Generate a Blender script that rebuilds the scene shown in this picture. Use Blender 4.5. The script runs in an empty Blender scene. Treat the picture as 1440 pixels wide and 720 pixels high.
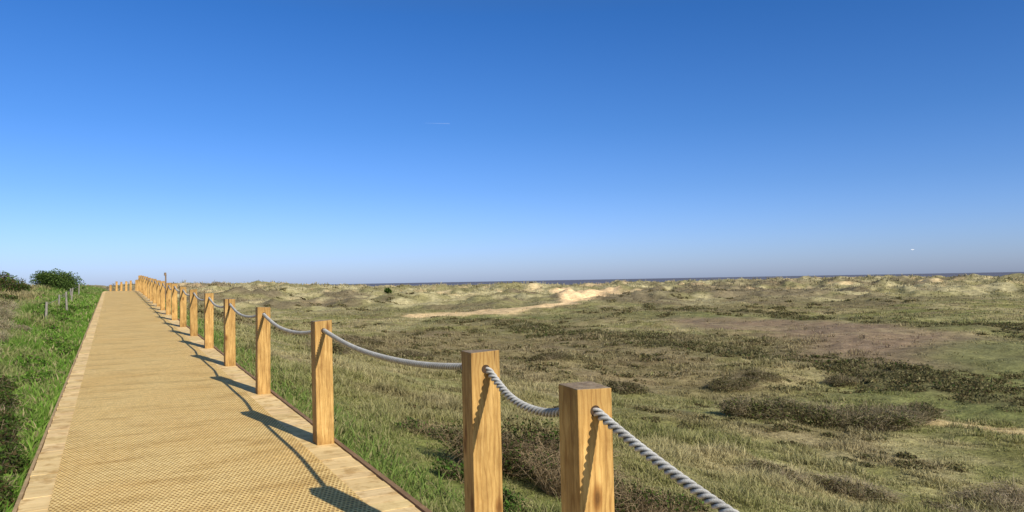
import bpy, bmesh, math, numpy as np
from mathutils import Matrix, Vector
rng = np.random.default_rng(7)
scene = bpy.context.scene
coll = scene.collection
EYE = 1.46
CY, SY = 0.8796, 0.476      # view heading relative to the boardwalk

# ------------------------------------------------------------------ noise
TAB = np.random.default_rng(3).random((256, 256))
def vn(x, y):
    xi = np.floor(x).astype(int); yi = np.floor(y).astype(int)
    fx = x - xi; fy = y - yi
    fx = fx*fx*(3-2*fx); fy = fy*fy*(3-2*fy)
    a = TAB[xi & 255, yi & 255]; b = TAB[(xi+1) & 255, yi & 255]
    c = TAB[xi & 255, (yi+1) & 255]; d = TAB[(xi+1) & 255, (yi+1) & 255]
    return (a*(1-fx)+b*fx)*(1-fy)+(c*(1-fx)+d*fx)*fy
def fbm(x, y, s, o=4, off=0.0):
    r = 0; amp = 1; tot = 0; f = 1.0/s
    for i in range(o):
        ca, sa = math.cos(i*1.1+.4), math.sin(i*1.1+.4)
        r = r + amp*vn((x*ca-y*sa)*f+off+i*17.3, (x*sa+y*ca)*f+off*1.7+i*5.1)
        tot += amp; amp *= .5; f *= 2.03
    return r/tot
def ss(a, b, v):
    t = np.clip((v-a)/(b-a), 0, 1); return t*t*(3-2*t)
def mix(c1, c2, t):
    t = np.asarray(t)[..., None]
    return np.asarray(c1)*(1-t)+np.asarray(c2)*t
def segd(D, L, pts):
    best = np.full(np.shape(D), 1e9)
    for (a, b), (c, d) in zip(pts[:-1], pts[1:]):
        vx, vy = c-a, d-b
        t = np.clip(((D-a)*vx+(L-b)*vy)/(vx*vx+vy*vy), 0, 1)
        best = np.minimum(best, np.hypot(D-a-t*vx, L-b-t*vy))
    return best
def DL(x, y): return x*SY+y*CY, x*CY-y*SY
def XY(D, L): return D*SY+L*CY, D*CY-L*SY

# ------------------------------------------------------------------ terrain
def deckz(y): return 0.02375*np.clip(y, -8, 52)
def H(x, y):
    x = np.asarray(x, float); y = np.asarray(y, float)
    D, L = DL(x, y)
    a = L/np.maximum(D, 1.0)
    dz = deckz(y)
    n = (fbm(x, y, 14, 3)-.5)*.9 + (fbm(x, y, 3.2, 3, 5)-.5)*.5 + (fbm(x, y, .9, 2, 15)-.5)*.09
    plain = -3.15 + n
    C = 1.9 - 2.45*ss(-.40, -.08, a) + .35*ss(.2, .6, a)
    sd = ss(95, 205, D)
    rid = 1-np.abs(fbm(x, y, 13, 3, 51)-.5)*5
    dn = (fbm(x, y, 26, 4, 9)-.5)*3.2 + (fbm(x, y, 8, 3, 2)-.5)*3.2 + rid*.9 + (fbm(x, y, 3.5, 2, 14)-.5)*2.2
    dune = plain + (C-.75+3.15)*sd + dn*ss(98, 165, D)*.80
    t = np.clip(x-1.75, 0, None)
    w = np.exp(-(t/9.0)**1.35)*(1-ss(60, 130, y))
    near = np.clip(t/2.5, 0.12, 1)
    right = dune*(1-w) + (dz-.2+(n*.35)*near)*w
    t2 = np.clip(-.5-x, 0, None)
    left = dz-.19 + (fbm(x, y, 5, 3, 4)-.5)*.7*np.clip(t2/4, 0, 1) + (fbm(x, y, 1.4, 2, 24)-.5)*.32*np.clip(t2/1.5, 0, 1) + .2*ss(.3, 1.5, t2) + .02*np.clip(t2, 0, 12) + ss(60, 300, y)*.9
    wl = ss(0, 1, (.5-x)/1.5)
    wl = wl*(1-ss(90, 160, D)*ss(-.56, -.5, a))
    z = right*(1-wl)+left*wl
    sea = ss(310, 400, D)*ss(-.62, -.5, a)
    z = z*(1-sea)+(-10)*sea
    z = np.where((x > -.8) & (x < 1.9) & (y < 66), np.minimum(z, dz-.16), z)
    return z

OLIVE = (.255, .24, .083); STRAW = (.48, .405, .21); BROWN = (.24, .175, .10)
DARK = (.16, .14, .07); GREEN = (.14, .225, .040); SAND = (1.0, .71, .40); FIELD = (.29, .205, .135)
BAND1 = [(88, -4), (62, 4), (50, 11), (38, 16), (28, 18.8), (22, 20)]
BAND2 = [(120, 20), (100, 28), (76, 36), (56, 40), (44, 41)]
SANDP = [[(104, -11), (107, -4), (112, 2), (119, 7)], [(122, 8), (138, 12.5), (160, 19.5), (190, 25)], [(134, 11), (160, 13.5), (190, 13)]]
def masks(x, y):
    D, L = DL(x, y)
    wob = (fbm(x, y, 9, 3, 31)-.5)*7*np.clip(D/60, .4, 2)
    wb = (fbm(x, y, 14, 4, 131)-.5)*14*np.clip(D/60, .5, 1.6)
    b1 = segd(D, L+wb*.6, BAND1); b2 = segd(D, L+wb*.7, BAND2)
    m1 = 1-ss(.3, 4.0, b1*np.clip(45/np.maximum(D, 1), .6, 1.5)); m2 = 1-ss(.5, 5.0, b2)
    brk = ss(.35, .52, fbm(x, y, 4.5, 4, 71))
    mb = np.clip(np.maximum(m1, m2), 0, 1)*(.3+.7*brk)
    f = 1-ss(4.5, 10, segd(D, L+wob*.9, [(76, 22), (60, 26), (49, 27), (41, 24)]))
    f = f*(D > 10)*(.8+.2*ss(.38, .58, fbm(x, y, 3, 4, 171)))
    g = (1-ss(2.5, 8, segd(D, L+wob*.6, [(46, 33), (38, 27), (31, 24.5), (28, 17)])))*.75
    g = np.maximum(g, (1-ss(4, 9, segd(D, L+wob*.4, [(84, 32), (92, 12), (96, 0)])))*.45)
    s = np.zeros_like(D)
    brks = fbm(x, y, 5, 4, 19)
    for i, p in enumerate(SANDP):
        wd = (4.6, 4.2, 3.2)[i]
        s = np.maximum(s, (1-ss(wd*.5, wd*1.15, segd(D, L+wob*.28, p)+(brks-(.42, .46, .46)[i])*(13, 5, 5)[i]))*(.72, 1, 1)[i])
    s = np.maximum(s, (1-ss(.35, .95, segd(D, L+wob*.15, [(23.5, 13.2), (21.5, 15), (20.5, 20)])))*.4)
    ds = ss(.61, .69, fbm(x, y, 6, 4, 77))*ss(125, 185, D)*(x > 0)
    s = np.maximum(s, ds*.4)
    return D, L, mb, f, g, s
def landcol(x, y):
    x = np.asarray(x, float); y = np.asarray(y, float)
    D, L, mb, f, g, s = masks(x, y)
    n1 = fbm(x, y, 5, 4, 12); n2 = fbm(x, y, 22, 4, 40); n3 = fbm(x, y, .9, 3, 8)
    c = mix(OLIVE, STRAW, ss(.38, .70, n1*.55+n3*.45))
    c = mix(c, (.195, .225, .065), ss(.48, .68, fbm(x, y, 7, 3, 66))*.5)
    c = mix(c, (.23, .17, .095), ss(.52, .64, fbm(x, y, 3.3, 4, 166))*.5)
    c = mix(c, BROWN, ss(.51, .66, n2)*.6*ss(14, 35, D))
    dd = ss(95, 145, D)
    dc = mix((.53, .46, .255), (.31, .275, .13), ss(.38, .58, fbm(x, y, 6, 4, 12)))
    dc = mix(dc, (.20, .155, .10), ss(.49, .58, fbm(x, y, 34, 4, 55)*.6+fbm(x, y, 6, 3, 155)*.4)*.8*(1-.6*ss(190, 230, D)))
    c = c*(1-dd[..., None]) + dc*dd[..., None]
    c = mix(c, FIELD, f*.93); c = mix(c, (.20, .24, .07), g*.8)
    c = mix(c, DARK, mb*.7)
    nr = (1-ss(.3, 1.8, np.abs(x-1.7)))*(y < 40)
    c = mix(c, (.18, .23, .055), nr*.45*(x > 0))
    lf = ss(0, 1, (.2-x)/.5)*(1-ss(120, 200, y))
    lc = mix(GREEN, (.33, .275, .13), np.clip(ss(.46, .64, fbm(x, y, 1.8, 3, 20))*.5 + ss(1.4, 3.0, -x-.02*y)*.6*ss(10, 18, y), 0, 1))
    c = mix(c, (0, 0, 0), lf)+lc*lf[..., None]
    c = mix(c, SAND, s)
    haze = ss(120, 600, D)*.14  # distance haze painted into the far ground and grass colour
    c = mix(c, (.46, .46, .46), haze)
    return c, mb, f, g, s

# ------------------------------------------------------------------ helpers
def mesh_tris(name, V, T, C=None, mat=None, smooth=False):
    me = bpy.data.meshes.new(name)
    V = np.asarray(V, np.float32).reshape(-1, 3); T = np.asarray(T, np.int32).reshape(-1, 3)
    me.vertices.add(len(V)); me.vertices.foreach_set("co", V.ravel())
    me.loops.add(len(T)*3); me.loops.foreach_set("vertex_index", T.ravel())
    me.polygons.add(len(T)); me.polygons.foreach_set("loop_start", np.arange(0, len(T)*3, 3, dtype=np.int32))
    me.update(calc_edges=True); me.validate()
    if C is not None:
        at = me.color_attributes.new("Col", 'FLOAT_COLOR', 'POINT')
        cc = np.ones((len(V), 4), np.float32); cc[:, :3] = np.clip(C, 0, 1); at.data.foreach_set("color", cc.ravel())
    if smooth: me.polygons.foreach_set("use_smooth", np.ones(len(T), bool))
    if mat: me.materials.append(mat)
    return me
def add(name, me, label=None, cat=None, kind=None, group=None, parent=None, loc=None):
    o = bpy.data.objects.new(name, me); coll.objects.link(o)
    if label: o["label"] = label
    if cat: o["category"] = cat
    if kind: o["kind"] = kind
    if group: o["group"] = group
    if parent: o.parent = parent
    if loc is not None: o.location = loc
    return o
class NT:
    def __init__(s, name):
        s.m = bpy.data.materials.new(name); s.m.use_nodes = True; s.t = s.m.node_tree
        s.b = s.t.nodes["Principled BSDF"]; s.o = s.t.nodes["Material Output"]
    def n(s, typ, **k):
        nd = s.t.nodes.new(typ)
        for a, v in k.items():
            if a[0] == '_': nd.inputs[a[1:].replace('_', ' ')].default_value = v
            else: setattr(nd, a, v)
        return nd
    def l(s, a, b): s.t.links.new(a, b)
    def mixc(s, f, a, b, bt='MIX'):
        nd = s.t.nodes.new('ShaderNodeMix'); nd.data_type = 'RGBA'; nd.blend_type = bt
        for i, v in ((0, f), (6, a), (7, b)):
            if hasattr(v, 'is_linked'): s.l(v, nd.inputs[i])
            else: nd.inputs[i].default_value = v if i == 0 else (*v, 1)
        return nd.outputs[2]
    def ramp(s, f, pts):
        nd = s.t.nodes.new('ShaderNodeValToRGB'); e = nd.color_ramp.elements
        while len(e) < len(pts): e.new(.5)
        for i, (p, c) in enumerate(pts):
            e[i].position = p; e[i].color = (*c, 1) if len(c) == 3 else c
        s.l(f, nd.inputs[0]); return nd.outputs[0]
    def noise(s, vec, scale, det=4, rough=.55):
        nd = s.n('ShaderNodeTexNoise', _Scale=scale, _Detail=det, _Roughness=rough)
        if vec is not None: s.l(vec, nd.inputs['Vector'])
        return nd.outputs['Fac']
    def mapping(s, vec, scale=(1, 1, 1), loc=(0, 0, 0)):
        nd = s.n('ShaderNodeMapping'); nd.inputs['Scale'].default_value = scale; nd.inputs['Location'].default_value = loc
        s.l(vec, nd.inputs['Vector']); return nd.outputs[0]
    def math(s, op, a, b=None, c=None):
        nd = s.t.nodes.new('ShaderNodeMath'); nd.operation = op
        for i, v in enumerate((a, b, c)):
            if v is None: continue
            if hasattr(v, 'is_linked'): s.l(v, nd.inputs[i])
            else: nd.inputs[i].default_value = v
        return nd.outputs[0]
    def bump(s, h, strength, dist):
        nd = s.n('ShaderNodeBump', _Strength=strength, _Distance=dist); s.l(h, nd.inputs['Height'])
        s.l(nd.outputs[0], s.b.inputs['Normal'])
    def fin(s, col, rough=.7, spec=.3):
        if hasattr(col, 'is_linked'): s.l(col, s.b.inputs['Base Color'])
        else: s.b.inputs['Base Color'].default_value = (*col, 1)
        s.b.inputs['Roughness'].default_value = rough; s.b.inputs['Specular IOR Level'].default_value = spec
        return s.m

# ------------------------------------------------------------------ materials
def mat_ground():
    t = NT("dune_ground"); at = t.n('ShaderNodeAttribute', attribute_name="Col")
    pos = t.n('ShaderNodeNewGeometry').outputs['Position']
    f1 = t.noise(pos, 9.0, 6, .7); f2 = t.noise(pos, 1.2, 6, .7); f3 = t.noise(pos, .16, 5, .65)
    k = t.ramp(f1, [(.3, (.55, .55, .55)), (.7, (1.45, 1.45, 1.4))])
    k2 = t.ramp(f2, [(.32, (.66, .64, .60)), (.68, (1.3, 1.3, 1.25))])
    k3 = t.ramp(f3, [(.35, (.85, .85, .85)), (.65, (1.14, 1.12, 1.1))])
    c = t.mixc(1, at.outputs['Color'], k, 'MULTIPLY'); c = t.mixc(1, c, k2, 'MULTIPLY'); c = t.mixc(1, c, k3, 'MULTIPLY')
    h = t.math('ADD', t.math('MULTIPLY', f1, .25), f2); t.bump(h, .6, .2)
    return t.fin(c, .95, .1)
def mat_leaf(name, trans=.3):
    t = NT(name); at = t.n('ShaderNodeAttribute', attribute_name="Col")
    d = t.n('ShaderNodeBsdfDiffuse'); tr = t.n('ShaderNodeBsdfTranslucent'); mx = t.n('ShaderNodeMixShader', _Fac=trans)
    t.l(at.outputs['Color'], d.inputs[0]); t.l(at.outputs['Color'], tr.inputs[0])
    t.l(d.outputs[0], mx.inputs[1]); t.l(tr.outputs[0], mx.inputs[2]); t.l(mx.outputs[0], t.o.inputs[0])
    return t.m
def mat_post():
    t = NT("oak_post"); tc = t.n('ShaderNodeTexCoord'); oi = t.n('ShaderNodeObjectInfo')
    sc = t.n('ShaderNodeVectorMath', operation='MULTIPLY_ADD')
    t.l(tc.outputs['Object'], sc.inputs[0]); sc.inputs[1].default_value = (1, 1, 1)
    cmb = t.n('ShaderNodeCombineXYZ'); r = t.math('MULTIPLY', oi.outputs['Random'], 37.0)
    for i in range(3): t.l(r, cmb.inputs[i])
    t.l(cmb.outputs[0], sc.inputs[2]); v = sc.outputs[0]
    n1 = t.noise(t.mapping(v, (50, 50, 2.6)), 1.0, 6, .7)
    n2 = t.noise(t.mapping(v, (10, 10, 4)), 1.0, 5, .65)
    w = t.n('ShaderNodeTexWave', wave_type='BANDS', bands_direction='X', _Scale=14.0, _Distortion=10.0, _Detail=4.0)
    w.inputs['Detail Scale'].default_value = 1.3
    t.l(t.mapping(v, (1, .8, .22)), w.inputs['Vector'])
    c = t.ramp(n1, [(.28, (.35, .195, .060)), (.5, (.52, .32, .105)), (.75, (.68, .45, .17))])
    c2 = t.ramp(w.outputs['Fac'], [(0, (.74, .66, .56)), (.35, (1, 1, 1)), (1, (1.05, 1.05, 1.03))])
    c = t.mixc(.7, c, c2, 'MULTIPLY')
    c3 = t.ramp(n2, [(.3, (.66, .60, .52)), (.58, (1.08, 1.07, 1.04))]); c = t.mixc(1, c, c3, 'MULTIPLY')
    vo = t.n('ShaderNodeTexVoronoi', _Scale=1.0); t.l(t.mapping(v, (6, 6, 2.6)), vo.inputs['Vector'])
    kn = t.ramp(vo.outputs['Distance'], [(.04, (.20, .13, .08)), (.10, (.58, .46, .36)), (.17, (1, 1, 1))]); c = t.mixc(.9, c, kn, 'MULTIPLY')
    cr = t.noise(t.mapping(v, (45, 45, .9)), 1.0, 2, .5)
    ck = t.ramp(cr, [(.27, (.18, .12, .08)), (.305, (1, 1, 1))]); c = t.mixc(1, c, ck, 'MULTIPLY')
    rc = t.ramp(oi.outputs['Random'], [(0, (.86, .84, .80)), (1, (1.10, 1.07, 1.02))]); c = t.mixc(1, c, rc, 'MULTIPLY')
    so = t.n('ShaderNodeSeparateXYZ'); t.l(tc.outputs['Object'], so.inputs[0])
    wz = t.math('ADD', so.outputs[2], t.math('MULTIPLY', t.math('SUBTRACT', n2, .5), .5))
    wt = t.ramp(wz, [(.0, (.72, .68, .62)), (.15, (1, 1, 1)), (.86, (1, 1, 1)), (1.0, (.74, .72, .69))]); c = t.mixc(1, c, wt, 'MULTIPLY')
    sz = t.n('ShaderNodeSeparateXYZ'); t.l(tc.outputs['Normal'], sz.inputs[0])
    top = t.ramp(sz.outputs[2], [(.6, (0, 0, 0)), (.9, (1, 1, 1))])
    eg = t.ramp(t.noise(t.mapping(v, (40, 40, 40)), 1.0, 4, .7), [(.3, (.19, .125, .07)), (.7, (.44, .33, .20))])
    c = t.mixc(top, c, eg)
    t.bump(t.math('ADD', n1, t.math('MULTIPLY', cr, .4)), .7, .006)
    return t.fin(c, .7, .22)
def mat_plank():
    t = NT("deck_timber"); at = t.n('ShaderNodeAttribute', attribute_name="Col")
    pos = t.n('ShaderNodeTexCoord').outputs['Object']
    g = t.noise(t.mapping(pos, (2.2, 60, 20)), 1.0, 5, .65); st = t.noise(pos, 1.7, 5, .65); st2 = t.noise(pos, 9, 4, .6)
    c = t.mixc(1, at.outputs['Color'], t.ramp(g, [(.3, (.78, .73, .66)), (.7, (1.10, 1.09, 1.06))]), 'MULTIPLY')
    c = t.mixc(1, c, t.ramp(st, [(.3, (.80, .75, .68)), (.62, (1.05, 1.04, 1.03))]), 'MULTIPLY')
    c = t.mixc(1, c, t.ramp(st2, [(.32, (.70, .62, .52)), (.5, (1, 1, 1))]), 'MULTIPLY')
    t.bump(g, .4, .003)
    return t.fin(c, .75, .12)
def mat_net():
    t = NT("anti_slip_netting"); pos = t.n('ShaderNodeTexCoord').outputs['Object']
    sx = t.n('ShaderNodeSeparateXYZ'); t.l(pos, sx.inputs[0]); x, y0 = sx.outputs[0], sx.outputs[1]
    y = t.math('MULTIPLY', y0, .64)
    k = 4*math.pi/(math.sqrt(3)*.0285)
    terms = []
    for an in (0, 60, 120):
        a = math.radians(an+90)
        s = t.math('ADD', t.math('MULTIPLY', x, k*math.cos(a)), t.math('MULTIPLY', y, k*math.sin(a)))
        terms.append(t.math('COSINE', s))
    f = t.math('ADD', t.math('ADD', terms[0], terms[1]), terms[2])
    mr = t.n('ShaderNodeMapRange'); t.l(f, mr.inputs[0])
    mr.inputs[1].default_value = -.1; mr.inputs[2].default_value = .9; mr.inputs[3].default_value = 1; mr.inputs[4].default_value = 0
    st = t.noise(pos, 1.3, 5, .65); s3 = t.noise(t.mapping(pos, (.8, 3, 1)), 1.6, 5, .6); s4 = t.noise(pos, 22, 4, .7)
    c = t.ramp(st, [(.3, (.94, .63, .225)), (.65, (1.0, .735, .30))])
    c = t.mixc(mr.outputs[0], (.62, .375, .13), c)
    fr = t.math('FRACT', t.math('DIVIDE', t.math('ADD', y0, 2.0), .15))
    jl = t.ramp(fr, [(.0, (.86, .83, .78)), (.06, (1, 1, 1)), (.90, (1, 1, 1)), (.96, (.68, .62, .54))]); c = t.mixc(.6, c, jl, 'MULTIPLY')
    c = t.mixc(1, c, t.ramp(s3, [(.30, (.74, .69, .61)), (.50, (1.0, 1.0, 1.0))]), 'MULTIPLY')
    c = t.mixc(1, c, t.ramp(s4, [(.3, (.78, .75, .69)), (.6, (1.05, 1.05, 1.05))]), 'MULTIPLY')
    t.fin(c, .7, .12)
    h = t.n('ShaderNodeBump', _Strength=.8, _Distance=.003); t.l(mr.outputs[0], h.inputs['Height']); t.l(h.outputs[0], t.b.inputs['Normal'])
    al = t.n('ShaderNodeMapRange'); t.l(mr.outputs[0], al.inputs[0]); al.inputs[3].default_value = .6; al.inputs[4].default_value = 1
    t.l(al.outputs[0], t.b.inputs['Alpha'])
    return t.m
def mat_simple(name, col, rough=.8, var=.25, scale=12):
    t = NT(name); pos = t.n('ShaderNodeTexCoord').outputs['Object']
    n = t.noise(pos, scale, 5, .65)
    c = t.mixc(1, col, t.ramp(n, [(.3, (1-var,)*3), (.7, (1+var,)*3)]), 'MULTIPLY')
    t.bump(n, .4, .005); return t.fin(c, rough, .25)
def mat_rope():
    t = NT("twisted_rope"); pos = t.n('ShaderNodeTexCoord').outputs['Object']
    at = t.n('ShaderNodeAttribute', attribute_name="Col")
    n = t.noise(pos, 260, 3, .7); n2 = t.noise(pos, 14, 3, .6)
    c = t.mixc(1, t.ramp(n, [(.3, (.42, .40, .355)), (.7, (.76, .73, .66))]), t.ramp(n2, [(.3, (.8, .78, .75)), (.6, (1.0, 1.0, 1.0))]), 'MULTIPLY')
    c = t.mixc(1, c, at.outputs['Color'], 'MULTIPLY')
    t.bump(n, .6, .002); return t.fin(c, .9, .1)
def mat_sea():
    t = NT("sea_water"); pos = t.n('ShaderNodeNewGeometry').outputs['Position']
    n = t.noise(t.mapping(pos, (.003, .0012, 1)), 1, 4, .6)
    c = t.ramp(n, [(.35, (.13, .14, .19)), (.65, (.17, .175, .215))])
    return t.fin(c, .9, .02)
M_ground, M_leaf, M_post, M_plank, M_net, M_rope, M_sea = mat_ground(), mat_leaf("foliage"), mat_post(), mat_plank(), mat_net(), mat_rope(), mat_sea()
M_fascia = mat_simple("edge_timber", (.28, .165, .08), .8, .3, 8)
M_edge = mat_simple("pale_edge_timber", (.46, .31, .15), .8, .3, 8)
M_hole = mat_simple("hole_shadowed_wood", (.07, .04, .02), .9)
M_grey = mat_simple("weathered_wood", (.26, .23, .18), .9, .35, 20)
M_wire = mat_simple("galvanised_wire", (.30, .29, .28), .5, .1)
M_dark = mat_simple("brown_timber", (.24, .16, .09), .9, .3)
M_white = mat_simple("white_feathers", (.7, .7, .7), .8, .05)

# ------------------------------------------------------------------ ground sheet (polar grid)
azv = math.degrees(math.atan2(SY, CY))
fine = np.linspace(azv-46, azv+46, 860); coarse = np.linspace(azv+46, azv-46+360, 90)[1:-1]
az = np.radians(np.concatenate([fine, coarse])); NA = len(az)
rr = np.concatenate([[.6], np.geomspace(1.2, 90, 350), np.geomspace(91, 520, 230), np.geomspace(560, 6000, 20)]); NR = len(rr)
A, R = np.meshgrid(az, rr)
X = R*np.sin(A); Y = R*np.cos(A); Z = H(X, Y)
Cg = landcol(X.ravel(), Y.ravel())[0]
V = np.stack([X, Y, Z], -1).reshape(-1, 3)
i = np.arange(NR-1)[:, None]*NA; j = np.arange(NA)[None, :]; jn = (j+1) % NA
a0, a1, b0, b1 = (i+j), (i+jn), (i+NA+j), (i+NA+jn)
T = np.concatenate([np.stack([a0, b0, a1], -1).reshape(-1, 3), np.stack([a1, b0, b1], -1).reshape(-1, 3)])
V = np.vstack([V, [[0, 0, float(H(0., 0.))]]]); Cg = np.vstack([Cg, Cg[:1]])
T = np.vstack([T, np.stack([np.full(NA, len(V)-1), np.arange(NA), (np.arange(NA)+1) % NA], -1)])
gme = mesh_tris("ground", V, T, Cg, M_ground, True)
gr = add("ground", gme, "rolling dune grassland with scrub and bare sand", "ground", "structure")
# sea
bm = bmesh.new(); bmesh.ops.create_circle(bm, cap_ends=True, radius=60000, segments=96)
me = bpy.data.meshes.new("sea"); bm.to_mesh(me); bm.free(); me.materials.append(M_sea)
add("sea", me, "calm grey-blue sea beyond the dunes", "sea", "structure", loc=(0, 0, -7.5))

# ------------------------------------------------------------------ blades
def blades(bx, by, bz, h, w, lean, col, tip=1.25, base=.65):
    n = len(bx); t = rng.random(n)*2*np.pi; u = rng.random(n)*2*np.pi
    wx, wy = np.cos(t)*w*.5, np.sin(t)*w*.5
    lx, ly = np.cos(u)*lean*h, np.sin(u)*lean*h
    P = np.stack([bx, by, bz], -1)
    W = np.stack([wx, wy, 0*wx], -1)
    up = np.sqrt(np.clip(1-lean**2*.75, .05, 1))
    m = P+np.stack([lx*.36, ly*.36, h*.6*up], -1); tp = P+np.stack([lx, ly, h*up], -1)
    Vv = np.stack([P-W, P+W, m-W*.8, m+W*.8, tp], 1).reshape(-1, 3)
    k = np.arange(n)[:, None]*5
    Tt = np.stack([k+[0, 1, 3], k+[0, 3, 2], k+[2, 3, 4]], 1).reshape(-1, 3)
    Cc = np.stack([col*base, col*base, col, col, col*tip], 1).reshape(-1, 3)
    return Vv, Tt, Cc
def cat(parts):
    Vs, Ts, Cs = [], [], []; o = 0
    for v, t, c in parts:
        Vs.append(v); Ts.append(t+o); Cs.append(c); o += len(v)
    return np.vstack(Vs), np.vstack(Ts), np.vstack(Cs)
def grass(N, r0, r1, nb, a0=-44, a1=44):
    r = np.exp(rng.uniform(math.log(r0), math.log(r1), N)); an = np.radians(azv+rng.uniform(a0, a1, N))
    x, y = r*np.sin(an), r*np.cos(an)
    ok = ~((x > -.62) & (x < 1.74) & (y < 65)); x, y, r = x[ok], y[ok], r[ok]
    c, mb, f, g, s = landcol(x, y)
    D, L = DL(x, y)
    clump = fbm(x, y, .8, 2, 90)*.6+fbm(x, y, 4, 3, 190)*.4
    ok = (rng.random(len(x)) > s*1.3) & (rng.random(len(x)) > f*.92) & (rng.random(len(x)) > mb*.4) & (rng.random(len(x)) < .25+1.3*ss(.35, .60, clump))
    ok &= (D < 350)
    x, y, r, c, g, clump = x[ok], y[ok], r[ok], c[ok], g[ok], clump[ok]
    n = len(x)
    hh = (.04+.16*ss(.40, .75, clump)**1.5)*rng.uniform(.6, 1.4, n)
    hh = np.where(r > 90, .75*rng.uniform(.4, 1.3, n)*(.3+.7*ss(130, 210, r)), hh*(1+r/80.)); hh *= 1-.6*g
    hh = np.where(x < -.5, np.minimum(.06+.09*rng.random(n)+np.clip(-x-.9, 0, 3)*.09, .34), hh)
    sp = .03+.0032*r
    px = np.repeat(x, nb); py = np.repeat(y, nb); rad = np.repeat(sp, nb)*np.sqrt(rng.random(n*nb))
    t = rng.random(n*nb)*6.283; px = px+rad*np.cos(t); py = py+rad*np.sin(t)
    k = (px > -.55) & (px < 1.70) & (py < 65)
    px = np.where(k & (px < .5), -.62, px); px = np.where(k & (px > .5), 1.76, px)
    rb = np.repeat(r, nb)
    tuft = np.repeat(rng.uniform(.75, 1.27, n), nb)[:, None]
    col = np.repeat(c, nb, 0)*tuft
    dry = rng.random(n*nb)[:, None]
    dryp = np.where(px < -.5, .16, .42)[:, None]
    col = np.where(dry < dryp, col*.55+np.array([.57, .475, .24])*.45*np.where(rb > 100, .92, 1)[:, None], col*rng.uniform(.75, 1.28, (n*nb, 1)))
    h = np.repeat(hh, nb)*rng.uniform(.55, 1.25, n*nb); w = .0035+.0008*rb
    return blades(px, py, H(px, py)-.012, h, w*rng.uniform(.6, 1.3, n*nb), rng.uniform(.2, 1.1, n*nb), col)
parts = [grass(64000, 2.2, 14, 10), grass(84000, 8, 60, 8), grass(56000, 50, 330, 5)]
n = 32000
vy = np.exp(rng.uniform(math.log(1.8), math.log(50), n)); side = rng.random(n) < .68
vx = np.where(side, -.6-rng.random(n)**1.5*(.8+.045*vy), 1.72+rng.random(n)**2*(.5+.02*vy))
cc = mix((.10, .235, .022), (.25, .36, .07), rng.random(n)); cc = np.where((rng.random(n) < .14)[:, None], np.array([[.42, .36, .17]]), cc)
cc = np.where(side[:, None], cc, cc*.6+np.array([.22, .21, .085])*.4)
hv = np.where(side, .13, .12)*rng.uniform(.3, 1.5, n)
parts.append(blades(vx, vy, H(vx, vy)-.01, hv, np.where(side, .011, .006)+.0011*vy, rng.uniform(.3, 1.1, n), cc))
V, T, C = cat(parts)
add("grass", mesh_tris("grass", V, T, C, M_leaf), "tufted green and straw-coloured dune grass", "grass", "stuff")

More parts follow.
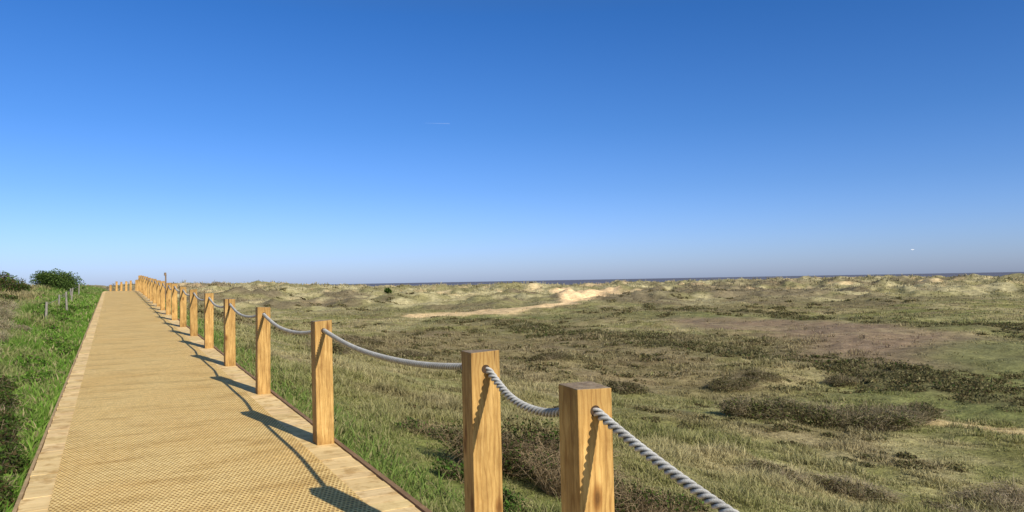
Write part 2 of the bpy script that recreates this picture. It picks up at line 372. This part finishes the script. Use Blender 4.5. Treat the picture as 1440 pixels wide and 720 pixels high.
# ------------------------------------------------------------------ shrubs
def shrub_geo(rx, ry, rz, nl, ls, pal, twigs=150, twcol=(.16, .12, .09), flat=.35, lobes=9):
    parts = []
    lc = []
    for k in range(lobes):
        a = rng.random()*6.283; q = math.sqrt(rng.random())*.72
        lc.append((math.cos(a)*q*rx, math.sin(a)*q*ry, rz*rng.uniform(.15, .62)*(1-.45*q), rng.uniform(.28, .5)))
    lc = np.array(lc); k = rng.integers(0, lobes, nl)
    d = rng.normal(size=(nl, 3)); d /= np.linalg.norm(d, axis=1)[:, None]; d[:, 2] = np.where(d[:, 2] < -.3, -d[:, 2], d[:, 2])
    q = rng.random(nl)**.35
    s = lc[k, 3]*q*(.75+.5*fbm(d[:, 0]*3+k*7, d[:, 1]*3+d[:, 2]*2, 1.0, 2))
    P = lc[k, :3]+d*np.stack([s*rx, s*ry, s*rz*1.0], -1)
    P[:, 2] = np.maximum(P[:, 2], .02)
    A1 = rng.normal(size=(nl, 3)); A1 /= np.linalg.norm(A1, axis=1)[:, None]
    B1 = np.cross(A1, rng.normal(size=(nl, 3))); B1 /= np.linalg.norm(B1, axis=1)[:, None]
    sz = ls*rng.uniform(.5, 1.4, (nl, 1))
    Vv = np.stack([P-A1*sz, P+B1*sz*.45, P+A1*sz, P-B1*sz*.45], 1).reshape(-1, 3)
    kk = np.arange(nl)[:, None]*4
    Tt = np.stack([kk+[0, 1, 2], kk+[0, 2, 3]], 1).reshape(-1, 3)
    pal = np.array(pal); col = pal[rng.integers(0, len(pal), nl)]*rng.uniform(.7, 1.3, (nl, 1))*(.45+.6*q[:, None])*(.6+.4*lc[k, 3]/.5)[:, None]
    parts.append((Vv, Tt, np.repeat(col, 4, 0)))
    if twigs:
        a = rng.random(twigs)*6.283; q = np.sqrt(rng.random(twigs))
        b = np.stack([np.cos(a)*q*rx*.5, np.sin(a)*q*ry*.5, np.zeros(twigs)], -1)
        e = np.stack([np.cos(a+rng.normal(size=twigs)*.7)*q*rx*1.08, np.sin(a+rng.normal(size=twigs)*.7)*q*ry*1.08, rz*rng.uniform(.2, 1.05, twigs)*(1-.4*q)], -1)
        m = (b+e)/2+np.stack([0*a, 0*a, rz*.28+0*a], -1)+rng.normal(size=(twigs, 3))*rx*.09
        w = rng.normal(size=(twigs, 3)); w /= np.linalg.norm(w, axis=1)[:, None]; w *= ls*.16
        Vv = np.stack([b-w, b+w, m-w*.7, m+w*.7, e], 1).reshape(-1, 3)
        kk = np.arange(twigs)[:, None]*5
        Tt = np.stack([kk+[0, 1, 3], kk+[0, 3, 2], kk+[2, 3, 4]], 1).reshape(-1, 3)
        tc = np.array(twcol)*rng.uniform(.6, 1.6, (twigs, 1))
        parts.append((Vv, Tt, np.repeat(tc, 5, 0)))
    return cat(parts)
def sc(p, k): return [tuple(q*k for q in c) for c in p]
BR = sc([(.10, .076, .036), (.13, .096, .044), (.078, .078, .026), (.062, .055, .025), (.14, .11, .05)], 1.42)
GN = sc([(.035, .06, .012), (.05, .085, .015), (.07, .10, .02), (.03, .045, .012)], 1.6)
GY = sc([(.13, .117, .050), (.11, .102, .042), (.17, .148, .070), (.08, .077, .033), (.13, .104, .048)], 1.6)
BG = sc([(.05, .11, .012), (.08, .16, .02), (.035, .07, .01), (.11, .175, .03)], 1.55)
def shrub(x, y, rx, ry, rz, pal, nl, ls, label, tw=200, twc=(.16, .12, .09), lobes=9, name="shrub", catg="shrub"):
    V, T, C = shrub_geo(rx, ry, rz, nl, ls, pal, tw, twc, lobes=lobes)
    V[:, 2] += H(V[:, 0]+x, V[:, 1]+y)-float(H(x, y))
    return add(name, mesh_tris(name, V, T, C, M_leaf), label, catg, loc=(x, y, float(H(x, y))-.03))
def sh(D, L, *a, **k):
    x, y = XY(D, L); return shrub(x, y, *a, **k)
lb = "dark tangled bramble with dead stems beside the boardwalk"
TW = (.36, .26, .145)
BM = sc([(.075, .055, .024), (.10, .07, .03), (.055, .065, .018), (.042, .036, .016), (.06, .095, .02), (.075, .12, .022)], 1.2)
sh(7.2, -.25, .52, .5, .56, BM, 4200, .017, lb, 1400, TW, lobes=18)
sh(7.4, .35, .66, .55, .64, BM, 4800, .017, lb, 1600, TW, lobes=18)
sh(6.6, .55, .6, .5, .54, BM, 4000, .015, lb, 1500, TW, lobes=18)
sh(6.2, 1.1, .6, .5, .44, BM, 3200, .015, lb, 1200, TW, lobes=14)
OG = sc([(.05, .10, .015), (.08, .15, .025), (.10, .13, .035), (.10, .08, .04)], 1.45)
sh(8.6, -1.0, .4, .4, .22, OG+GY, 1400, .018, "leafy dull green plant beside the boardwalk", 200, TW)
sh(6.3, -.45, .3, .3, .24, OG, 1400, .016, "leafy dull green plant beside the boardwalk", 100, TW)
sh(5.6, -.05, .25, .25, .2, OG, 1100, .015, "leafy dull green plant beside the boardwalk", 80, TW)
sh(7.2, 1.6, .4, .4, .25, OG+GY, 1600, .018, "leafy dull green plant beside the boardwalk", 200, TW)
sh(9.6, .9, .5, .45, .25, OG+GY, 1800, .02, "leafy dull green plant beside the boardwalk", 200, TW)
ls2 = "sprawling low olive-brown shrub on the open dune grass"
for d, l, rx in ((22.5, 8.0, 1.6), (22.0, 9.6, 1.8), (22.8, 11.3, 1.6), (21.3, 10.4, 1.3), (23.6, 12.6, 1.1), (22.2, 6.8, .9)):
    sh(d, l, rx, rx*.8, .70, GY+GY+GN[1:3]+BR[:3], 5200, .036, ls2, 900, (.34, .27, .16), lobes=16)
for d, l, rx in ((31, 9.2, 1.5), (33, 10.8, 1.2), (27, 4.0, .9), (26, -1.2, .9), (18.5, 1.5, .7), (40, 2, 1.4), (36, -5, 1.2), (30, -6.5, 1.1), (44, -9, 1.6), (24, -6, .9), (33, 14.5, 1.0)):
    sh(d, l, rx, rx*.8, .45*rx**.5, BR+GY, 2400, .038, "low brown heathy shrub among dune grass", 500, (.30, .24, .14))
for d, l, rx in ((13.0, 8.3, .8), (13.6, 9.3, .9), (12.6, 5.7, .8), (12.3, 4.3, .5), (11.8, 7.0, .6)):
    sh(d, l, rx, rx, .36, GY+BR[:2], 2800, .022, "grey twiggy shrub on the grassy slope", 1000, (.40, .32, .20))
# landward side
GB = sc([(.05, .085, .018), (.075, .12, .028), (.10, .14, .035), (.045, .065, .02)], 1.5)
shrub(-2.75, 52.5, 1.5, 1.3, 1.45, GB, 14000, .05, "rounded green bush by the boardwalk crest", 0, lobes=24, name="bush", catg="bush")
DB = sc(GN+BM[:3], 1.25)
shrub(-4.9, 43, 1.5, 1.4, 1.0, DB, 9000, .055, "dark green and brown bush on the verge", 220, lobes=16, name="bush", catg="bush")
shrub(-3.9, 34, .9, .9, .55, DB, 6500, .04, "dark green and brown bush on the verge", 220, lobes=14, name="bush", catg="bush")
shrub(-6.8, 52, 2.2, 1.8, 1.3, DB, 9000, .07, "dark green and brown bush on the verge", 220, lobes=16, name="bush", catg="bush")
for x, y, r, h in ((-.80, 6.2, .24, .32), (-.88, 7.0, .30, .38), (-.98, 7.9, .34, .42), (-1.08, 8.9, .36, .42), (-.78, 5.4, .2, .26), (-1.2, 10, .38, .40), (-1.4, 11.3, .38, .40)):
    shrub(x, y, r, r*1.6, h, BM+GN[:3], 5000, .018, "dark leafy bramble at the boardwalk edge", 320, (.34, .26, .15), lobes=12)
DRY = [(.42, .34, .20), (.33, .27, .15), (.22, .18, .09), (.16, .17, .06)]
for x, y, r, h in ((-1.95, 14.8, .4, .42), (-2.15, 17.0, .5, .45), (-2.4, 19.8, .6, .5), (-2.75, 23, .7, .55), (-3.0, 27, .6, .5), (-1.9, 21.4, .22, .26)):
    shrub(x, y, r, r*1.3, h, DRY, 1800, .02, "dry straw-coloured twiggy shrub on the verge", 1300, (.50, .41, .25))
for k in range(42):
    y = float(math.exp(rng.uniform(math.log(6.5), math.log(34)))); x = -.68-rng.random()*.045*y-.1
    shrub(x, y, .14+.009*y, .2+.012*y, .13+.005*y, BG+[(.24, .35, .06), (.2, .17, .08)], 1000, .017+.0008*y, "bright green leafy weed clump on the verge", 50, (.34, .29, .14), lobes=8, name="weed_clump", catg="plant")
x, y = XY(150, -25.5); shrub(x, y, 1.0, 1.0, 1.7, GN, 1200, .16, "small dark solitary bush on the far dunes", 0, name="bush", catg="bush")
parts = []
def scat(cx, cy, r, rz, n, ls, pal, lobes=4):
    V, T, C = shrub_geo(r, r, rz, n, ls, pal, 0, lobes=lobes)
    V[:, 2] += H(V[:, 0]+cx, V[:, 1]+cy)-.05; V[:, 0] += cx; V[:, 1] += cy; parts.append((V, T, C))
PB = sc(BR+GN[:1]+GY, 1.15)
cand = []
for pts, num, wd in ((BAND1, 1700, 3.6), (BAND2, 1100, 5.4)):
    P = np.array(pts, float)
    for k in range(num):
        s = rng.random()*(len(P)-1); q = int(s); p = P[q]*(1-s+q)+P[q+1]*(s-q)
        d = p[0]+rng.normal()*wd*2.1; l = p[1]+rng.normal()*wd*1.1*(p[0]/50)
        if d < 20: continue
        x, y = XY(d, l); cand.append((float(x), float(y), d))
cd = np.array(cand); mk = masks(cd[:, 0], cd[:, 1])[2]
order = rng.permutation(len(cand)); cnt = 0
for q in order:
    (x, y, d), m = cand[q], mk[q]
    if rng.random() < m*.9 and cnt < 900:
        cnt += 1; r = rng.uniform(.3, .9)*(1+d/170); scat(x, y, r, r*.35, 80, .032+.0008*d, PB if rng.random() < .55 else GY, 5)
for k in range(1800):
    d = math.exp(rng.uniform(math.log(9), math.log(260))); a = rng.uniform(-.42, .8); x, y = XY(d, a*d)
    if x < 3.5: continue
    mm = masks(np.array([x]), np.array([y]))
    nn = fbm(np.array([x]), np.array([y]), 22, 4, 40)[0] if d > 30 else fbm(np.array([x]), np.array([y]), 3.3, 4, 166)[0]
    if nn < .51 or mm[5][0] > .1 or mm[3][0] > .35: continue
    r = (rng.uniform(.3, .8)*(1+d/140)) if d > 30 else rng.uniform(.12, .35)*(1+d/30)
    scat(float(x), float(y), r, r*.36, 80 if d > 30 else 260, .035+.0010*d if d > 30 else .012+.0013*d, sc(BR+BR+GY, 1.25))
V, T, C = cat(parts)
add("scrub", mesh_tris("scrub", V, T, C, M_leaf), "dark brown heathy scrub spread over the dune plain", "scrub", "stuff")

# ------------------------------------------------------------------ boardwalk
X0, X1 = -.50, 1.62
def box(bm, x0, x1, y0, y1, z0, z1, slope=0.0):
    v = [bm.verts.new((x, y, z+slope*(y-y0))) for z in (z0, z1) for y in (y0, y1) for x in (x0, x1)]
    for f in ((0, 2, 3, 1), (4, 5, 7, 6), (0, 1, 5, 4), (2, 6, 7, 3), (0, 4, 6, 2), (1, 3, 7, 5)): bm.faces.new([v[q] for q in f])
    return v
bm = bmesh.new(); lay = bm.verts.layers.float_color.new("Col")
y = -2.0
while y < 64:
    w = .1458; z = float(deckz(y)); sl = .02375 if y < 52 else 0; jz = rng.uniform(-.001, .001)
    dx = rng.uniform(-.006, .006)
    vs = box(bm, X0+dx, X1+dx*.5, y, y+w, z-.035, z+jz, sl)
    c = np.array([.98, .735, .365])*rng.uniform(.90, 1.02)*np.array([1, rng.uniform(.98, 1.02), rng.uniform(.94, 1.05)])
    for v in vs: v[lay] = (*c, 1)
    y += .15
me = bpy.data.meshes.new("boardwalk"); bm.to_mesh(me); bm.free(); me.materials.append(M_plank)
bw = add("boardwalk", me, "straight golden timber boardwalk with anti-slip netting over dunes", "boardwalk", "structure")
def strip(x0, x1, z0, z1, y0=-2.0, y1=64.0):
    bm = bmesh.new(); st = 3.0; y = y0
    while y < y1-.01:
        e = min(y+st, y1)
        if y < 52 < e: e = 52
        za, zb = float(deckz(y)), float(deckz(e)); sl = (zb-za)/(e-y)
        box(bm, x0, x1, y, e-.004, za+z0, za+z1, sl); y = e
    me = bpy.data.meshes.new("strip"); bm.to_mesh(me); bm.free(); return me
me = strip(X1+.008, X1+.042, -.17, .010); me.materials.append(M_fascia); o = add("edge_board", me, parent=bw)
me = strip(X0-.03, X0-.008, -.17, -.004); me.materials.append(M_edge); o = add("edge_board.001", me, parent=bw)
bm = bmesh.new()
for (ya, yb) in ((-2, 52), (52, 64)):
    vs = [bm.verts.new(p) for p in ((X0+.16, ya, float(deckz(ya))+.005), (X1-.245, ya, float(deckz(ya))+.005), (X1-.245, yb, float(deckz(yb))+.005), (X0+.16, yb, float(deckz(yb))+.005))]
    bm.faces.new(vs)
me = bpy.data.meshes.new("wire_netting"); bm.to_mesh(me); bm.free(); me.materials.append(M_net)
add("wire_netting", me, parent=bw)

# ------------------------------------------------------------------ posts and ropes
def post_mesh(w, hgt, seed, below=.32):
    r = np.random.default_rng(seed); bm = bmesh.new()
    bmesh.ops.create_cube(bm, size=1)
    for v in bm.verts:
        v.co.x *= w; v.co.y *= w
        v.co.z = -below if v.co.z < 0 else hgt + r.uniform(-.006, .006)
    bmesh.ops.bevel(bm, geom=bm.edges[:], offset=.004, segments=2, affect='EDGES', profile=.6)
    me = bpy.data.meshes.new("post"); bm.to_mesh(me); bm.free(); me.materials.append(M_post); return me
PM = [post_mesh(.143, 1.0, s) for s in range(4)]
bm = bmesh.new(); bmesh.ops.create_circle(bm, cap_ends=True, radius=.0205, segments=20)
HM = bpy.data.meshes.new("rope_hole"); bm.to_mesh(HM); bm.free(); HM.materials.append(M_hole)
ys = [-.75, 2.28, 3.2, 6.2] + [6.2+2.76*k for k in range(1, 18)]
posts = []
for k, py in enumerate(ys):
    z = float(deckz(py)); dh = (0, .015, .055, .012)[k] if k < 4 else rng.uniform(-.015, .015)
    px = (1.53, 1.532, 1.556, 1.545)[k] if k < 4 else 1.545+rng.uniform(-.008, .008)
    lab = "square golden oak post holding rope at boardwalk edge"
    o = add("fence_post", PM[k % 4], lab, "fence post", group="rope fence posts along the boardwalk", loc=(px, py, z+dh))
    rz = rng.uniform(-.04, .04)
    if k in (1, 2): rz = (-.06, -.10)[k-1]
    o.rotation_euler = (rng.uniform(-.010, .010), rng.uniform(-.010, .010), rz)
    for s in (-1, 1):
        h = add("rope_hole", HM, parent=o); h.location = (0, s*(.0715+.001), .918); h.rotation_euler = (math.radians(90), 0, 0)
    posts.append((px, py, z+dh+.918))
def rope_mesh(p0, p1, sag, n, sides, rad=.0175, tw=.088):
    L = (p1-p0).length; t = np.linspace(0, 1, n)
    c = np.array([list(p0.lerp(p1, float(q))) for q in t]); c[:, 2] -= 4*sag*t*(1-t)
    c[:, 0] += .006*np.sin(t*9+sag*50)*np.sin(t*np.pi)
    tg = np.gradient(c, axis=0); tg /= np.linalg.norm(tg, axis=1)[:, None]
    sd = np.cross(tg, [0, 0, 1]); sd /= np.linalg.norm(sd, axis=1)[:, None]; up = np.cross(sd, tg)
    V, T, C = [], [], []; off = 0
    for s in range(3):
        ph = 2*np.pi*(t*L/tw)+s*2.0944
        od = sd*np.cos(ph)[:, None]+up*np.sin(ph)[:, None]
        cc = c+od*rad*.56
        a = np.arange(sides)*2*np.pi/sides
        rd = sd[:, None]*np.cos(a)[None, :, None]+up[:, None]*np.sin(a)[None, :, None]
        ring = cc[:, None]+rd*rad*.50
        V.append(ring.reshape(-1, 3))
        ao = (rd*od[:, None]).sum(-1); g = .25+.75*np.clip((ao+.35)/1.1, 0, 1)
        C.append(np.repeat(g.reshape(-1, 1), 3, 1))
        i = np.arange(n-1)[:, None]*sides; j = np.arange(sides)[None]; jn = (j+1) % sides
        T.append(np.concatenate([np.stack([i+j, i+jn, i+sides+j], -1).reshape(-1, 3), np.stack([i+jn, i+sides+jn, i+sides+j], -1).reshape(-1, 3)])+off)
        off += n*sides
    return mesh_tris("rope", np.vstack(V), np.vstack(T), np.vstack(C), M_rope, True)
for k in range(len(posts)-1):
    (xa, ya, za), (xb, yb, zb) = posts[k], posts[k+1]
    sag = {0: .25, 1: .095, 2: .085, 3: .10}.get(k, .10+rng.uniform(-.02, .02))
    near = k < 4
    L = yb-ya
    n = int(L/(.006 if near else (.012 if k < 9 else .03)))
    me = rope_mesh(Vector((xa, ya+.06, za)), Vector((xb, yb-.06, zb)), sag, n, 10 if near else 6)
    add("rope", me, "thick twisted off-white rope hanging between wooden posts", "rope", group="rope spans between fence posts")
for k, (x, y, dz) in enumerate(((.30, 63.5, -.15), (.62, 63.6, -.2), (.95, 63.5, -.15), (1.25, 63.5, -.1), (1.545, 57, -.1), (1.545, 60, -.1), (-.1, 63.5, -.4))):
    o = add("fence_post", PM[k % 4], "square golden oak post at the boardwalk's far end", "fence post", group="rope fence posts along the boardwalk", loc=(x, y, float(deckz(y))-.12+dz))
    o.rotation_euler = (0, 0, rng.uniform(-.05, .05))
def stake(name, x, y, h, r, mat, label, catg, group=None, top=None):
    bm = bmesh.new(); g = bmesh.ops.create_cone(bm, cap_ends=True, segments=10, radius1=r, radius2=r*.85, depth=h+.3)
    for v in bm.verts: v.co.z += (h+.3)/2-.3; v.co.x += .03*math.sin(v.co.z*3)*(v.co.z/h)
    if top:
        bmesh.ops.create_cone(bm, cap_ends=True, segments=10, radius1=r*1.5, radius2=r*1.2, depth=top, matrix=Matrix.Translation((0, 0, h)))
    me = bpy.data.meshes.new(name); bm.to_mesh(me); bm.free(); me.materials.append(mat)
    o = add(name, me, label, catg, group=group, loc=(x, y, float(H(x, y)))); o.rotation_euler = (rng.uniform(-.08, .08), rng.uniform(-.08, .08), rng.random()*3); return o
stake("marker_post", 2.55, 44.0, 1.45, .045, M_dark, "slim brown timber marker post beside the boardwalk", "post", top=.16)
fp = [(-1.32, 29, .72), (-1.6, 24.0, .5), (-1.75, 32.5, .5), (-1.6, 38, .6), (-1.75, 42, .5), (-1.6, 47, .6)]
for x, y, h in fp: stake("stake", x, y, h, .035, M_grey, "weathered grey round fence stake in the verge", "fence post", group="old stock fence stakes")
fps = sorted(fp, key=lambda p: p[1])
for a, b in zip(fps[:-1], fps[1:]):
    za, zb = float(H(a[0], a[1]))+a[2]*.85, float(H(b[0], b[1]))+b[2]*.85
    bm = bmesh.new(); d = Vector((b[0]-a[0], b[1]-a[1], zb-za))
    M = Matrix.Translation(Vector((a[0], a[1], za))+d/2) @ d.to_track_quat('Z', 'Y').to_matrix().to_4x4()
    bmesh.ops.create_cone(bm, cap_ends=True, segments=6, radius1=.004, radius2=.004, depth=d.length, matrix=M)
    me = bpy.data.meshes.new("fence_wire"); bm.to_mesh(me); bm.free(); me.materials.append(M_wire)
    add("fence_wire", me, "thin plain wire strung between grey fence stakes", "wire", group="old fence wires")

# ------------------------------------------------------------------ gull and contrail
x, y = XY(100, 54.2)
bm = bmesh.new()
bmesh.ops.create_uvsphere(bm, u_segments=12, v_segments=8, radius=.5, matrix=Matrix.Diagonal((.18, .52, .17, 1)))
for s in (-1, 1):
    pts = [(s*.04, .13, .02), (s*.30, .17, .10), (s*.62, .0, .06), (s*.30, -.07, .09), (s*.04, -.12, .02)]
    vs = [bm.verts.new(p) for p in pts]; bm.faces.new(vs)
vs = [bm.verts.new(p) for p in ((0, -.18, 0), (.07, -.34, 0), (-.07, -.34, 0))]; bm.faces.new(vs)
bmesh.ops.recalc_face_normals(bm, faces=bm.faces[:])
bmesh.ops.scale(bm, vec=(.42, .42, .42), verts=bm.verts[:])
me = bpy.data.meshes.new("gull"); bm.to_mesh(me); bm.free(); me.materials.append(M_white)
o = add("gull", me, "white gull gliding over the far dunes", "bird", loc=(x, y, EYE+3.25)); o.rotation_euler = (1.1, .0, -.5)
t = NT("vapour"); t.fin((1, 1, 1), 1, 0)
tcx = t.n('ShaderNodeTexCoord').outputs['Generated']; nz = t.noise(t.mapping(tcx, (14, 3, 3)), 1, 3, .6)
t.l(t.math('MULTIPLY', nz, .12), t.b.inputs['Alpha'])
bm = bmesh.new(); bmesh.ops.create_cone(bm, cap_ends=True, segments=8, radius1=1.0, radius2=5.0, depth=270)
me = bpy.data.meshes.new("contrail"); bm.to_mesh(me); bm.free(); me.materials.append(t.m)
x, y = XY(8000, -790)
o = add("contrail", me, "short thin white vapour trail in clear sky", "contrail", loc=(x, y, EYE+1730))
dv = Vector((float(XY(20, 270)[0]), float(XY(20, 270)[1]), -6))
o.rotation_euler = dv.to_track_quat('Z', 'Y').to_euler()

# ------------------------------------------------------------------ light, sky, camera
sun_dir = Vector((.35, -1.68, 1.0)).normalized()
el = math.asin(sun_dir.z); rot = math.atan2(sun_dir.x, sun_dir.y)
sl = bpy.data.lights.new("sun", 'SUN'); sl.energy = 5.0; sl.angle = math.radians(.5); sl.color = (1, .95, .87)
so = bpy.data.objects.new("sun", sl); coll.objects.link(so); so.rotation_euler = sun_dir.to_track_quat('Z', 'Y').to_euler()
w = bpy.data.worlds.new("World"); scene.world = w; w.use_nodes = True; nt = w.node_tree
bg = nt.nodes["Background"]; sky = nt.nodes.new('ShaderNodeTexSky'); sky.sky_type = 'NISHITA'; sky.sun_disc = False
sky.sun_elevation = el; sky.sun_rotation = rot; sky.air_density = 1.0; sky.dust_density = .6; sky.ozone_density = 2.5; sky.altitude = 0
tc = nt.nodes.new('ShaderNodeTexCoord'); sx = nt.nodes.new('ShaderNodeSeparateXYZ'); nt.links.new(tc.outputs['Generated'], sx.inputs[0])
rp = nt.nodes.new('ShaderNodeValToRGB'); nt.links.new(sx.outputs[2], rp.inputs[0]); e = rp.color_ramp.elements
tint = [(0, (.58, .71, 1.26)), (.05, (.51, .675, 1.19)), (.12, (.38, .585, 1.02)), (.2, (.28, .53, .94)), (.34, (.185, .475, .89)), (.55, (.36, .45, .52)), (1, (.42, .45, .46))]
while len(e) < len(tint): e.new(.5)
for q, (p, c) in zip(e, tint): q.position = p; q.color = (*[v/1.5 for v in c], 1)
mx = nt.nodes.new('ShaderNodeMix'); mx.data_type = 'RGBA'; mx.blend_type = 'MULTIPLY'; mx.inputs[0].default_value = 1
vs = nt.nodes.new('ShaderNodeVectorMath'); vs.operation = 'SCALE'; vs.inputs[3].default_value = 1.5
nt.links.new(sky.outputs[0], mx.inputs[6]); nt.links.new(rp.outputs[0], mx.inputs[7])
nt.links.new(mx.outputs[2], vs.inputs[0]); nt.links.new(vs.outputs[0], bg.inputs[0]); bg.inputs[1].default_value = .14
cam = bpy.data.cameras.new("camera"); cam.lens = 26; cam.sensor_width = 36; cam.clip_end = 100000; cam.clip_start = .05
co = bpy.data.objects.new("camera", cam); coll.objects.link(co)
co.matrix_world = Matrix.Translation((0, 0, EYE)) @ Matrix.Rotation(-math.atan2(SY, CY), 4, 'Z') @ Matrix.Rotation(math.radians(91.93), 4, 'X') @ Matrix.Rotation(math.radians(-1.03), 4, 'Z')
scene.camera = co
scene.view_settings.view_transform = 'Standard'; scene.view_settings.look = 'None'; scene.view_settings.exposure = 0
